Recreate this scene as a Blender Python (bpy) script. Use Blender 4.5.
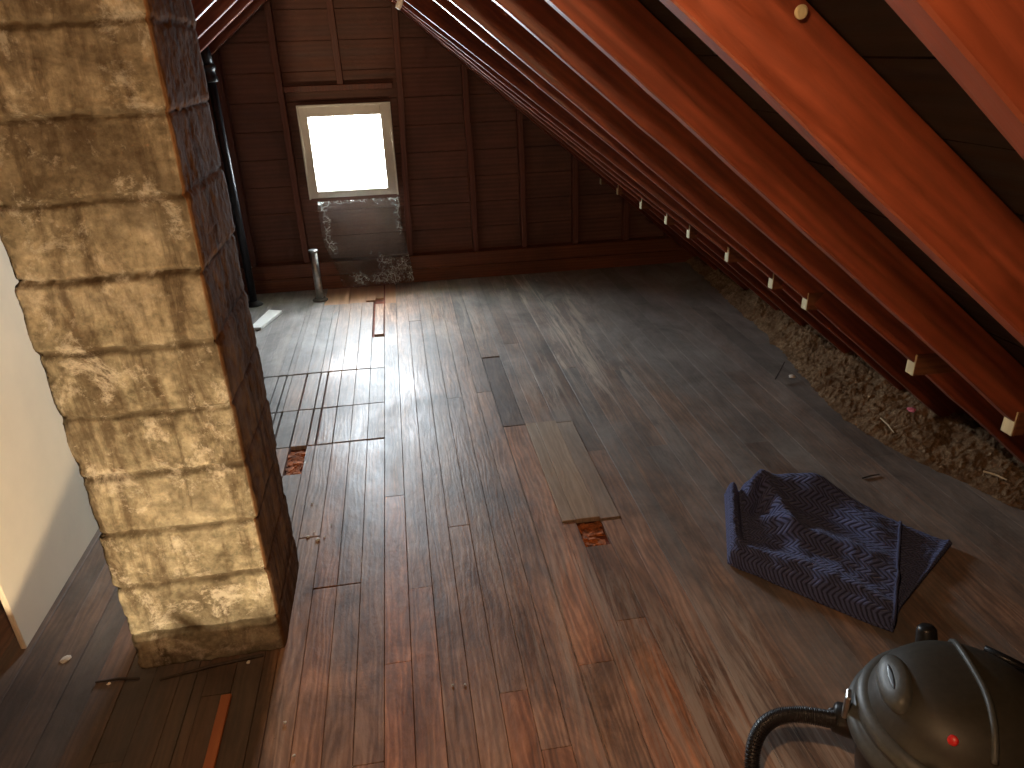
import bpy, math, random
from mathutils import Vector, Matrix, noise
random.seed(7)
for o in list(bpy.data.objects): bpy.data.objects.remove(o)
sc = bpy.context.scene
col = sc.collection

# ---------------------------------------------------------------- camera
cam = bpy.data.cameras.new('camera'); co = bpy.data.objects.new('camera', cam); col.objects.link(co)
cam.sensor_width = 36.0; cam.lens = 718.0 / 1024 * 36.0; cam.clip_start = 0.02
def norm(v): v = Vector(v); v.normalize(); return v
_y = norm((385 - 512, 52 - 384, 718)); _d = Vector((560 - 512, 1890 - 384, 718)); _d = norm(_d - _d.dot(_y) * _y)
_z = -_d; _x = _y.cross(_z)
# rows of world axes expressed in (right, down, forward) -> blender camera axes (right, up, back)
M = Matrix(((_x[0], -_x[1], -_x[2]), (_y[0], -_y[1], -_y[2]), (_z[0], -_z[1], -_z[2])))
co.matrix_world = Matrix.Translation((0, 0, 1.6)) @ M.to_4x4()
sc.camera = co

# ---------------------------------------------------------------- light and exposure
sc.view_settings.view_transform = 'Standard'; sc.view_settings.look = 'None'
sc.view_settings.exposure = 1.22; sc.view_settings.gamma = 1.0; sc.view_settings.use_curve_mapping = False
w = bpy.data.worlds.new('world'); sc.world = w; w.use_nodes = True
bg = w.node_tree.nodes['Background']; bg.inputs[0].default_value = (0.80, 0.91, 1.0, 1); bg.inputs[1].default_value = 66.0
pl = bpy.data.lights.new('window_daylight_portal', 'AREA'); pl.shape = 'RECTANGLE'; pl.size = 0.5; pl.size_y = 0.5
pl.cycles.is_portal = True
po = bpy.data.objects.new('window_daylight_portal', pl); col.objects.link(po)
po.location = (-0.315, 5.50, 0.965); po.rotation_euler = (math.radians(-90), 0, 0)
BULB = Vector((-0.15, 0.30, 1.98))
bl = bpy.data.lights.new('bulb_light', 'POINT'); bl.energy = 21.0; bl.color = (1.0, 0.60, 0.32); bl.shadow_soft_size = 0.03
bo = bpy.data.objects.new('bulb_light', bl); col.objects.link(bo); bo.location = BULB

ST = Vector((-.36, -.05, -.30))      # lamp in the stairwell below the floor edge
sl_ = bpy.data.lights.new('stairwell_light', 'POINT'); sl_.energy = 95.0; sl_.color = (1.0, 0.77, 0.50); sl_.shadow_soft_size = 0.045
so_ = bpy.data.objects.new('stairwell_light', sl_); col.objects.link(so_); so_.location = ST

# ---------------------------------------------------------------- helpers
def setp(o, label=None, cat=None, group=None, kind=None):
    if label: o['label'] = label
    if cat: o['category'] = cat
    if group: o['group'] = group
    if kind: o['kind'] = kind
    return o
class MB:
    def __init__(s): s.v = []; s.f = []; s.t = []
    def add(s, vs, fs, tone=(.5, .5, .5, 1)):
        b = len(s.v); s.v += [tuple(v) for v in vs]
        for f in fs: s.f.append(tuple(b + i for i in f)); s.t.append(tone)
    def box(s, x0, x1, y0, y1, z0, z1, c=0.0, tone=(.5, .5, .5, 1)):
        # chamfered box
        if c <= 0:
            vs = [(x, y, z) for z in (z0, z1) for y in (y0, y1) for x in (x0, x1)]
            s.add(vs, [(0, 2, 3, 1), (4, 5, 7, 6), (0, 1, 5, 4), (1, 3, 7, 5), (3, 2, 6, 7), (2, 0, 4, 6)], tone); return
        X = [(x0, x0 + c), (x1, x1 - c)]; Y = [(y0, y0 + c), (y1, y1 - c)]; Z = [(z0, z0 + c), (z1, z1 - c)]
        idx = {}; vs = []
        for i in (0, 1):
            for j in (0, 1):
                for k in (0, 1):
                    for a in range(3):
                        p = (X[i][0 if a == 0 else 1], Y[j][0 if a == 1 else 1], Z[k][0 if a == 2 else 1])
                        idx[(i, j, k, a)] = len(vs); vs.append(p)
        g = idx; fs = []
        for i in (0, 1):
            q = [g[(i, 0, 0, 0)], g[(i, 1, 0, 0)], g[(i, 1, 1, 0)], g[(i, 0, 1, 0)]]; fs.append(q if i else q[::-1])
            q = [g[(0, i, 0, 1)], g[(0, i, 1, 1)], g[(1, i, 1, 1)], g[(1, i, 0, 1)]]; fs.append(q if i else q[::-1])
            q = [g[(0, 0, i, 2)], g[(1, 0, i, 2)], g[(1, 1, i, 2)], g[(0, 1, i, 2)]]; fs.append(q if i else q[::-1])
        for a in (0, 1):
            for b in (0, 1):
                fs.append([g[(0, a, b, 1)], g[(1, a, b, 1)], g[(1, a, b, 2)], g[(0, a, b, 2)]])
                fs.append([g[(a, 0, b, 0)], g[(a, 1, b, 0)], g[(a, 1, b, 2)], g[(a, 0, b, 2)]])
                fs.append([g[(a, b, 0, 0)], g[(a, b, 1, 0)], g[(a, b, 1, 1)], g[(a, b, 0, 1)]])
                for k in (0, 1): fs.append([g[(a, b, k, 0)], g[(a, b, k, 1)], g[(a, b, k, 2)]])
        s.add(vs, fs, tone)
    def tube(s, pts, rads, n=12, cap=True, tone=(.5, .5, .5, 1)):
        pts = [Vector(p) for p in pts]
        if not hasattr(rads, '__len__'): rads = [rads] * len(pts)
        vs = []; up = None
        for i, p in enumerate(pts):
            t = (pts[min(i + 1, len(pts) - 1)] - pts[max(i - 1, 0)]).normalized()
            if up is None: up = t.orthogonal().normalized()
            up = (up - up.dot(t) * t).normalized(); sd = t.cross(up)
            for k in range(n):
                a = 2 * math.pi * k / n; vs.append(p + rads[i] * (math.cos(a) * up + math.sin(a) * sd))
        fs = []
        for i in range(len(pts) - 1):
            for k in range(n):
                k2 = (k + 1) % n; fs.append((i * n + k, i * n + k2, (i + 1) * n + k2, (i + 1) * n + k))
        if cap: fs.append(tuple(range(n))[::-1]); fs.append(tuple((len(pts) - 1) * n + k for k in range(n)))
        s.add(vs, fs, tone)
    def lathe(s, prof, n=64, c=(0, 0), tone=(.5, .5, .5, 1), fr=None):
        vs = []
        for (r, z) in prof:
            for k in range(n):
                a = 2 * math.pi * k / n; rr = r * (fr(a, z) if fr else 1)
                vs.append((c[0] + rr * math.cos(a), c[1] + rr * math.sin(a), z))
        fs = []
        for i in range(len(prof) - 1):
            for k in range(n):
                k2 = (k + 1) % n; fs.append((i * n + k, i * n + k2, (i + 1) * n + k2, (i + 1) * n + k))
        fs.append(tuple(range(n))[::-1]); fs.append(tuple((len(prof) - 1) * n + k for k in range(n)))
        s.add(vs, fs, tone)
    def build(s, name, mat, parent=None, smooth=False, loc=None):
        me = bpy.data.meshes.new(name); me.from_pydata(s.v, [], s.f); me.update()
        a = me.color_attributes.new('tone', 'FLOAT_COLOR', 'CORNER')
        li = 0; buf = []
        for f, t in zip(s.f, s.t):
            for _ in f: buf += list(t)
        a.data.foreach_set('color', buf)
        if smooth: me.polygons.foreach_set('use_smooth', [True] * len(me.polygons))
        o = bpy.data.objects.new(name, me); col.objects.link(o)
        me.materials.append(mat)
        if parent: o.parent = parent
        if loc: o.location = loc
        return o
def empty(name, loc=(0, 0, 0)):
    o = bpy.data.objects.new(name, None); col.objects.link(o); o.location = loc; o.empty_display_size = .1; return o
def fbm(p, o=4): return noise.fractal(Vector(p), 1.0, 2.0, o)
def sm(a, b, x):
    t = min(1, max(0, (x - a) / (b - a))); return t * t * (3 - 2 * t)

# ---------------------------------------------------------------- materials
class NT:
    def __init__(s, name):
        s.m = bpy.data.materials.new(name); s.m.use_nodes = True; s.n = s.m.node_tree.nodes; s.l = s.m.node_tree.links
        s.b = s.n['Principled BSDF']; s.tc = s.n.new('ShaderNodeTexCoord')
    def _set(s, sock, v):
        if v is None: return
        if isinstance(v, bpy.types.NodeSocket): s.l.new(v, sock)
        else: sock.default_value = v if not (isinstance(v, tuple) and len(v) == 3 and sock.type == 'RGBA') else (*v, 1)
    def mp(s, scale=(1, 1, 1), loc=(0, 0, 0), src=None, rot=(0, 0, 0)):
        n = s.n.new('ShaderNodeMapping'); s.l.new(src or s.tc.outputs['Object'], n.inputs[0])
        n.inputs['Scale'].default_value = scale; s._set(n.inputs['Location'], loc); n.inputs['Rotation'].default_value = rot
        return n.outputs[0]
    def noise(s, vec, scale=5, detail=4, rough=.6, dist=0):
        n = s.n.new('ShaderNodeTexNoise'); s.l.new(vec, n.inputs['Vector']); n.inputs['Scale'].default_value = scale
        n.inputs['Detail'].default_value = detail; n.inputs['Roughness'].default_value = rough; n.inputs['Distortion'].default_value = dist
        return n.outputs[0]
    def wave(s, vec, scale=5, dist=4, detail=2, ds=1, dr='X', wt='BANDS'):
        n = s.n.new('ShaderNodeTexWave'); s.l.new(vec, n.inputs['Vector']); n.wave_type = wt; n.bands_direction = dr
        n.inputs['Scale'].default_value = scale; n.inputs['Distortion'].default_value = dist
        n.inputs['Detail'].default_value = detail; n.inputs['Detail Scale'].default_value = ds
        return n.outputs[1]
    def voro(s, vec, scale=5, feat='F1'):
        n = s.n.new('ShaderNodeTexVoronoi'); n.feature = feat; s.l.new(vec, n.inputs['Vector']); n.inputs['Scale'].default_value = scale
        return n.outputs[0]
    def ramp(s, f, stops):
        n = s.n.new('ShaderNodeValToRGB'); s._set(n.inputs[0], f); e = n.color_ramp.elements
        while len(e) < len(stops): e.new(0.5)
        for el, (p, c) in zip(e, stops):
            el.position = p; el.color = (c, c, c, 1) if not isinstance(c, tuple) else (*c, 1)
        return n.outputs[0]
    def mix(s, f, a, b, mode='MIX'):
        n = s.n.new('ShaderNodeMix'); n.data_type = 'RGBA'; n.blend_type = mode
        s._set(n.inputs[0], f); s._set(n.inputs[6], a); s._set(n.inputs[7], b); return n.outputs[2]
    def math(s, op, a, b=None, c=None, clamp=False):
        n = s.n.new('ShaderNodeMath'); n.operation = op; n.use_clamp = clamp; s._set(n.inputs[0], a)
        if b is not None: s._set(n.inputs[1], b)
        if c is not None: s._set(n.inputs[2], c)
        return n.outputs[0]
    def mr(s, v, a, b, c=0., d=1.):
        n = s.n.new('ShaderNodeMapRange'); n.clamp = True; s._set(n.inputs[0], v)
        for i, q in enumerate((a, b, c, d)): n.inputs[i + 1].default_value = q
        return n.outputs[0]
    def sep(s, vec):
        n = s.n.new('ShaderNodeSeparateXYZ'); s.l.new(vec, n.inputs[0]); return n.outputs
    def comb(s, x, y, z):
        n = s.n.new('ShaderNodeCombineXYZ')
        for i, q in enumerate((x, y, z)): s._set(n.inputs[i], q)
        return n.outputs[0]
    def attr(s, name='tone'):
        n = s.n.new('ShaderNodeAttribute'); n.attribute_name = name; return n.outputs
    def bump(s, h, st=.3, d=.01, prev=None):
        n = s.n.new('ShaderNodeBump'); s._set(n.inputs['Height'], h); n.inputs['Strength'].default_value = st
        n.inputs['Distance'].default_value = d
        if prev is not None: s.l.new(prev, n.inputs['Normal'])
        return n.outputs[0]
    def out(s, color=None, rough=None, normal=None, metal=None, spec=None):
        s._set(s.b.inputs['Base Color'], color); s._set(s.b.inputs['Roughness'], rough)
        s._set(s.b.inputs['Normal'], normal); s._set(s.b.inputs['Metallic'], metal); s._set(s.b.inputs['Specular IOR Level'], spec)
        return s.m

def wood(name, dark, light, axis=0, scale=1.0, rough=(.4, .7), spec=.4, bump=.3, stain=None, stain_amt=.4, tone_var=.0):
    t = NT(name); a = [34, 34, 34]; a[axis] = 1.6; a = tuple(q * scale for q in a)
    rnd = t.attr()[0]; 
    v = t.mp(a, loc=(0, 0, 0))
    g = t.noise(v, 1.0, 5, .65, .4)
    a2 = [9, 9, 9]; a2[axis] = .5
    wv = t.wave(t.mp(tuple(q * scale for q in a2)), 1.6, 5, 2, 1.2, dr='Z' if axis != 2 else 'X')
    f = t.math('ADD', t.math('MULTIPLY', g, .86), t.math('MULTIPLY', wv, .14))
    c = t.ramp(f, [(.28, dark), (.72, light)])
    if stain:
        sn = t.ramp(t.noise(t.mp((1, 1, 1)), 2.2, 5, .7, .3), [(.42, 0.), (.68, 1.)])
        c = t.mix(t.math('MULTIPLY', sn, stain_amt), c, stain)
    r = t.mr(g, .3, .7, rough[0], rough[1])
    return t.out(c, r, t.bump(f, bump, .004), spec=spec)

m_rafter = wood('red_stained_rafter_wood', (.125, .028, .011), (.30, .070, .028), 0, 1.0, (.34, .6), .5, .35, (.10, .022, .01), .45)
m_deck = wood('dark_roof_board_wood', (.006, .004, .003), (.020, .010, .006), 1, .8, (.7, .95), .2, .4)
m_wall = wood('dark_gable_board_wood', (.095, .040, .026), (.19, .085, .055), 0, .7, (.5, .8), .35, .35, (.05, .025, .018), .5)
m_stud = wood('gable_stud_wood', (.085, .028, .016), (.17, .06, .035), 2, 1.0, (.45, .7), .4, .3)
m_base = wood('red_brown_baseboard_wood', (.11, .034, .014), (.22, .075, .03), 0, 1.0, (.4, .65), .4, .3, (.06, .03, .02), .5)
m_pale = wood('pale_sawn_end_wood', (.42, .36, .20), (.66, .60, .38), 2, 1.0, (.6, .8), .3, .2)
m_tie = wood('tie_block_wood', (.10, .035, .016), (.22, .085, .035), 0, 1.0, (.5, .7), .3, .3)
m_clean = wood('clean_patch_board_wood', (.30, .15, .08), (.50, .29, .17), 1, 1.0, (.5, .7), .3, .3)
m_red = wood('orange_brown_strip_wood', (.26, .07, .022), (.42, .14, .05), 1, 1.0, (.45, .6), .4, .3)

# floor: per board tone in attribute; worn varnish, grey dust
def floor_mat():
    t = NT('worn_dusty_floorboards')
    at = t.attr(); tone = at[0]; s = t.sep(tone)
    rnd = s[0]
    P = t.sep(t.tc.outputs['Object'])
    off = t.math('MULTIPLY', rnd, 37.0)
    v = t.comb(t.math('ADD', t.math('MULTIPLY', P[0], 24.0), off), t.math('ADD', t.math('MULTIPLY', P[1], 1.8), off), 0.)
    g = t.noise(v, 1.0, 6, .65, .6)
    v2 = t.comb(t.math('ADD', P[0], off), t.math('ADD', t.math('MULTIPLY', P[1], .13), off), 0.)
    wv = t.wave(v2, 15, 16, 3, 1.1)
    grain = t.math('ADD', t.math('MULTIPLY', g, .80), t.math('MULTIPLY', wv, .20))
    c = t.ramp(grain, [(.22, (.15, .082, .052)), (.5, (.34, .195, .122)), (.78, (.54, .35, .24))])
    c = t.mix(t.math('MULTIPLY', s[1], 1.0), c, t.mix(1.0, c, (1.6, 1.2, .95), 'MULTIPLY'))   # redder, cleaner boards
    dk = t.noise(t.mp((3.2, .9, 1)), 1.6, 6, .7, .5)
    c = t.mix(t.math('MULTIPLY', t.ramp(dk, [(.46, 0.), (.66, 1.)]), .6), c, (.045, .024, .017))
    ow = t.noise(t.mp((5, .9, 1), loc=(2, 3, 0)), 1.5, 6, .75, 1.0)
    c = t.mix(t.math('MULTIPLY', t.ramp(ow, [(.50, 0.), (.62, 1.)]), .55), c, t.mix(grain, (.24, .11, .05), (.62, .34, .18)))
    bt = t.mr(t.noise(t.mp((1.3, .8, 1), loc=(5, 1, 0)), 3.2, 7, .72, .8), .32, .68, .50, 1.45)
    cm = t.n.new('ShaderNodeVectorMath'); cm.operation = 'SCALE'; t.l.new(c, cm.inputs[0]); t.l.new(bt, cm.inputs['Scale']); c = cm.outputs[0]
    # dust cover: thicker away from the walked middle, to the far end and the eave side
    n1 = t.noise(t.mp((1, .7, 1)), 1.7, 6, .65, .4)
    ex = t.mr(P[0], -.1, 1.5, 0., 1.); ey = t.mr(P[1], 1.3, 4.4, 0., 1.)
    el = t.mr(P[0], -.45, -.75, 0., .7)
    d = t.math('ADD', t.math('ADD', t.math('MULTIPLY', ex, .62), t.math('MULTIPLY', ey, .62)), el)
    d = t.math('ADD', d, t.math('MULTIPLY', t.math('SUBTRACT', n1, .5), 1.5))
    d = t.math('ADD', d, t.math('MULTIPLY', t.math('SUBTRACT', rnd, .5), .35))
    d = t.math('ADD', d, t.math('MULTIPLY', t.math('SUBTRACT', grain, .5), -.5))
    d = t.mr(d, .05, .95, 0., .88)
    d = t.math('MULTIPLY', d, t.math('SUBTRACT', 1.0, t.math('MULTIPLY', s[1], .45)))
    dc = t.mix(t.mr(t.noise(t.mp((1, .6, 1)), 4.5, 7, .72, .5), .33, .67), (.13, .125, .118), (.33, .312, .285))
    c = t.mix(d, c, dc)
    # worn pale streaks
    st = t.noise(t.comb(t.math('MULTIPLY', P[0], 16.), t.math('MULTIPLY', P[1], 1.1), 0.), 1.0, 6, .75, .8)
    msk = t.ramp(t.noise(t.mp((1, .5, 1)), 1.3, 3, .5), [(.42, 0.), (.56, 1.)])
    zone = t.math('MULTIPLY', t.mr(P[0], .1, .75, .25, 1.), t.mr(P[0], 1.0, 1.35, 1., 0.))
    sf = t.math('MULTIPLY', t.math('MULTIPLY', t.ramp(st, [(.50, 0.), (.60, 1.)]), zone), t.math('MULTIPLY', msk, .85))
    c = t.mix(sf, c, (.54, .44, .35))
    c = t.mix(t.math('SUBTRACT', 1.0, at[3]), c, t.mix(grain, (.26, .18, .12), (.60, .46, .32)))
    c = t.mix(s[2], c, (.034, .027, .024))
    # shade in front of the chimney, painted into the boards as a dark patch
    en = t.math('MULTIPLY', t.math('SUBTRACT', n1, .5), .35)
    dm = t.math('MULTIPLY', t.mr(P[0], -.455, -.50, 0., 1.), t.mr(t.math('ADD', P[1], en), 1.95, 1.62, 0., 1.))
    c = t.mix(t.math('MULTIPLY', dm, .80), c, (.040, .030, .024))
    # small specks of plaster and dirt
    sp = t.voro(t.mp((1, 1, 1)), 34); spk = t.ramp(sp, [(.035, 1.), (.055, 0.)])
    keep = t.ramp(t.noise(t.mp((1, 1, 1)), 9, 2, .5), [(.56, 0.), (.60, 1.)])
    c = t.mix(t.math('MULTIPLY', t.math('MULTIPLY', spk, keep), .8), c, (.025, .018, .014))
    r = t.math('ADD', t.mr(n1, .3, .7, .37, .52), t.math('MULTIPLY', d, .16))
    r = t.math('ADD', t.math('ADD', r, t.math('MULTIPLY', t.math('SUBTRACT', g, .5), .25)), t.math('MULTIPLY', dm, .25))
    nb = t.bump(grain, .35, .003); nb = t.bump(t.noise(t.mp((1, .5, 1)), 9, 6, .7), .30, .012, nb)
    return t.out(c, r, nb, spec=.36)
m_floor = floor_mat()

def chimney_mat():
    t = NT('sooty_concrete_block'); at = t.attr(); s = t.sep(at[0])   # R mortar, G right face, B soot
    n1 = t.noise(t.mp((1, 1, 1)), 4.0, 8, .68, .4); n2 = t.noise(t.mp((1, 1, 1)), 38, 6, .7)
    c = t.ramp(n1, [(.30, (.085, .072, .045)), (.44, (.22, .195, .13)), (.56, (.37, .335, .235)), (.70, (.56, .52, .40))])
    c = t.mix(.45, c, t.ramp(n2, [(.36, (.06, .048, .03)), (.66, (.52, .46, .32))]))
    drip = t.noise(t.mp((9, 9, 1.4)), 1.2, 6, .7, .5)
    c = t.mix(t.math('MULTIPLY', t.ramp(drip, [(.48, 0.), (.62, 1.)]), .72), c, (.050, .028, .014))
    c = t.mix(t.math('MULTIPLY', s[2], .85), c, t.mix(1.0, c, (.34, .23, .15), 'MULTIPLY'))
    stain = t.noise(t.mp((1, 1, 1), loc=(3, 1, 7)), 2.6, 5, .6, .6)
    c = t.mix(t.math('MULTIPLY', t.ramp(stain, [(.52, 0.), (.62, 1.)]), .55), c, (.045, .030, .018))
    c = t.mix(t.math('MULTIPLY', s[0], .82), c, (.075, .056, .034))
    wh = t.noise(t.mp((1, 1, 1), loc=(9, 2, 1)), 7, 7, .8, .3)
    c = t.mix(t.math('MULTIPLY', t.math('MULTIPLY', t.ramp(wh, [(.54, 0.), (.63, 1.)]), t.math('SUBTRACT', 1.0, t.math('MULTIPLY', s[2], .8))), .6), c, (.60, .55, .44))
    c = t.mix(t.math('MULTIPLY', s[1], .85), c, t.ramp(drip, [(.35, (.20, .085, .030)), (.65, (.07, .028, .010))]))  # right face: its shade painted in as darker red-brown
    h = t.math('ADD', t.math('MULTIPLY', n1, .5), t.math('MULTIPLY', n2, .5))
    return t.out(c, .95, t.bump(h, .8, .010), spec=.03)
m_chim = chimney_mat()

def simple(name, color, rough=.5, metal=0., nscale=30, bump=.1, var=.25, spec=.5):
    t = NT(name); n = t.noise(t.mp((1, 1, 1)), nscale, 5, .6)
    d = tuple(q * (1 - var) for q in color); b = tuple(min(1, q * (1 + var)) for q in color)
    return t.out(t.ramp(n, [(.3, d), (.7, b)]), rough, t.bump(n, bump, .003), metal, spec)
m_plaster = simple('cream_painted_wallboard', (.86, .77, .60), .75, 0, 3, .06, .06, .3)
m_frame = simple('cream_window_paint', (.62, .58, .48), .5, 0, 20, .08, .06)
m_black = simple('black_cast_iron', (.022, .022, .024), .38, .3, 25, .2, .3)
m_galv = simple('galvanised_steel', (.42, .42, .40), .34, .85, 40, .15, .25)
m_white = simple('white_board_paint', (.72, .70, .64), .6, 0, 12, .05, .06)
m_crumb = simple('pale_plaster_crumb', (.74, .70, .62), .9, 0, 60, .3, .1)
m_straw = simple('pale_straw', (.72, .60, .38), .7, 0, 60, .2, .2)
m_twig = simple('dark_wood_splinter', (.05, .035, .025), .8, 0, 60, .3, .3)
m_pink = simple('pink_foam_scrap', (.85, .22, .30), .8, 0, 60, .3, .1)
m_vac = simple('grey_brown_plastic', (.040, .037, .028), .50, 0, 80, .06, .15)
m_vacg = simple('grey_plastic_rim', (.075, .08, .074), .45, 0, 80, .06, .15)
m_vacd = simple('black_plastic_drum', (.014, .014, .014), .35, 0, 80, .06, .3)
m_hose = simple('black_corrugated_hose', (.020, .020, .023), .42, 0, 80, .05, .2)
m_redp = simple('red_plastic_switch', (.75, .03, .03), .3, 0, 50, .02, .1)
m_glint = simple('orange_glint_metal', (.85, .50, .18), .2, 1.0, 50, .02, .1)
m_rubble = simple('rust_coloured_debris', (.42, .13, .04), .9, 0, 45, .8, .7)
m_pit = simple('rust_brown_subfloor', (.16, .040, .016), .85, 0, 20, .3, .5)

def insul_mat():
    t = NT('brown_blown_wool'); n = t.noise(t.mp((1, 1, 1)), 55, 8, .8, .6); n2 = t.noise(t.mp((1, 1, 1)), 6, 5, .65)
    c = t.ramp(n, [(.30, (.10, .055, .028)), (.5, (.33, .21, .115)), (.72, (.62, .46, .29))])
    c = t.mix(t.ramp(n2, [(.4, 0.), (.7, .6)]), c, (.10, .042, .018))
    return t.out(c, .95, t.bump(n, 1.0, .02), spec=.1)
m_ins = insul_mat()

def towel_mat():
    t = NT('navy_chevron_terry'); s = t.sep(t.tc.outputs['UV'])
    # chevrons: zigzag bands from uv
    zz = t.math('PINGPONG', t.math('MULTIPLY', s[1], 12.0), .5)
    st = t.math('FRACT', t.math('ADD', t.math('MULTIPLY', s[0], 36.0), t.math('MULTIPLY', zz, 3.0)))
    rib = t.math('PINGPONG', st, .5); rib = t.mr(rib, .08, .34, 0., 1.)
    fz = t.noise(t.mp((1, 1, 1)), 240, 3, .7)
    c = t.mix(rib, (.024, .027, .062), (.12, .145, .31))
    c = t.mix(t.math('MULTIPLY', fz, .5), c, (.09, .095, .17))
    n = t.bump(rib, .8, .006); n = t.bump(fz, .5, .003, n)
    t.b.inputs['Sheen Weight'].default_value = .35; t.b.inputs['Sheen Tint'].default_value = (.55, .62, .9, 1)
    return t.out(c, .95, n, spec=.1)
m_towel = towel_mat()

def film_mat():
    t = NT('clear_crinkled_film')
    n = t.n; l = t.l
    tr = n.new('ShaderNodeBsdfTransparent'); gl = n.new('ShaderNodeBsdfGlossy'); mx = n.new('ShaderNodeMixShader')
    tr.inputs[0].default_value = (.90, .89, .87, 1); gl.inputs['Roughness'].default_value = .16; gl.inputs[0].default_value = (.9, .9, .9, 1)
    v = t.noise(t.mp((1, 1, 1)), 26, 6, .7, 1.2); bp = t.bump(v, 1.0, .02); l.new(bp, gl.inputs['Normal'])
    lw = n.new('ShaderNodeLayerWeight'); lw.inputs[0].default_value = .35; l.new(bp, lw.inputs['Normal'])
    f = t.math('ADD', t.math('MULTIPLY', lw.outputs[0], .8), .20, clamp=True)
    l.new(f, mx.inputs[0]); l.new(tr.outputs[0], mx.inputs[1]); l.new(gl.outputs[0], mx.inputs[2])
    # creases, with their bright highlights painted in white
    df = n.new('ShaderNodeBsdfPrincipled'); df.inputs['Base Color'].default_value = (.98, .97, .93, 1); df.inputs['Roughness'].default_value = .25
    l.new(bp, df.inputs['Normal'])
    vr = t.voro(t.mp((1, 1, 1)), 22, 'DISTANCE_TO_EDGE'); vr2 = t.noise(t.mp((1, 1.2, .8)), 48, 4, .7, 2.5)
    ln = t.math('MAXIMUM', t.ramp(vr, [(.01, 1.), (.045, 0.)]), t.ramp(vr2, [(.56, 0.), (.60, 1.)]))
    k = t.math('MULTIPLY', ln, t.mr(t.math('ADD', t.sep(t.attr()[0])[0], t.math('MULTIPLY', t.math('SUBTRACT', t.noise(t.mp((1, 1, 1)), 13, 3, .6), .5), 2.6)), .35, .85, .0, 1.))
    m2 = n.new('ShaderNodeMixShader'); l.new(t.math('MULTIPLY', k, .95), m2.inputs[0]); l.new(mx.outputs[0], m2.inputs[1]); l.new(df.outputs[0], m2.inputs[2])
    l.new(m2.outputs[0], n['Material Output'].inputs['Surface']); return t.m
m_film = film_mat()
def glass_mat():
    t = NT('window_glass'); n = t.n; l = t.l
    tr = n.new('ShaderNodeBsdfTransparent'); gl = n.new('ShaderNodeBsdfGlossy'); mx = n.new('ShaderNodeMixShader')
    gl.inputs['Roughness'].default_value = .02; mx.inputs[0].default_value = .06
    l.new(tr.outputs[0], mx.inputs[1]); l.new(gl.outputs[0], mx.inputs[2]); l.new(mx.outputs[0], n['Material Output'].inputs['Surface']); return t.m
m_glass = glass_mat()

# ---------------------------------------------------------------- geometry constants
RM, RZ = .834, 1.844 + .834 * .122            # right slope underside of rafters: z = RZ - RM*x
LM, LZ = .758, 1.915 + .758 * .701            # left slope: z = LZ + LM*x
RX = (RZ - LZ) / (RM + LM); RIDGE = RZ - RM * RX
DEP = .108
YW = 5.45                                      # gable boards; stud faces at 5.38

# ---------------------------------------------------------------- floor
fl = MB()
def board(x0, x1, y0, y1, z=0., red=0., dark=0., th=.02, rnd=None, tan=0.):
    if y0 < 1.2 and x1 > -1.235 and x0 < -.30:      # stairwell opening
        if y1 <= 1.25: return
        y0 = 1.2
    if x0 > .87: red *= .25
    g = .0006 if x0 < .87 else .0002
    dz = random.uniform(-.0012, .0012)
    fl.box(x0 + g, x1 - g, y0 + g, y1 - g, z - th, z + (dz if x0 < .87 else 0), .0012 if x0 < .87 else .0004, (random.random() if rnd is None else rnd, red, dark, 1 - tan))
holes = []
P = .0781; XS0 = -.402
special_cols = {}
def fill(x0, x1, ya, yb, lens=(1.6, 4.2), redp=.14):
    y = ya - random.random() * 1.2 if yb - ya > 1.5 else ya
    while y < yb:
        L = random.uniform(*lens); e = min(yb, y + L)
        if yb - e < .3: e = yb
        if e > ya: board(x0, x1, max(y, ya), e, red=random.choice([0, 0, 0, .15, .3]) if random.random() > redp else random.uniform(.5, .9), dark=random.choice([0, 0, 0, .1, .25]))
        y = e
# main field, columns from the chimney side to the eave
k = 0; x = XS0
while x < 2.66:
    x1 = x + P
    kk = round((x - XS0) / P)
    if x > .36:   # wider boards with fixed seams from here on
        break
    if kk == 3:      # the seam straight ahead: reddish near board joined to clean orange one
        board(x, x1, -1.2, 1.58, red=1.0); board(x, x1, 1.58, 2.45, red=.85); board(x, x1, 2.45, 4.10, red=.1); board(x, x1, 4.10, 4.905, red=.05)
    elif kk == 2:
        fill(x, x1, -1.2, 2.93); board(x, x1, 2.945, 3.312); board(x, x1, 3.318, 3.758); board(x, x1, 3.765, 4.25, red=0)
        # gap where a short loose piece sits further on
    elif kk < 2:
        fill(x, x1, -1.2, 1.95); fill(x, x1, 1.955, 2.935, (1, 2)); board(x, x1, 2.944, 3.311, dark=.05); board(x, x1, 3.318, 3.761); board(x, x1, 3.772, 4.96)
    else:
        fill(x, x1, -1.2, 5.38)
    x = x1; k += 1
X36 = x
cols = [(X36, .372 + .01), (.382, .486), (.486, .535), (.535, .629), (.629, .705), (.705, .79), (.79, .876), (.876, .965), (.965, 1.065), (1.065, 1.16)]
xx = 1.16
while xx < 2.7: cols.append((xx, xx + .115)); xx += .115
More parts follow.
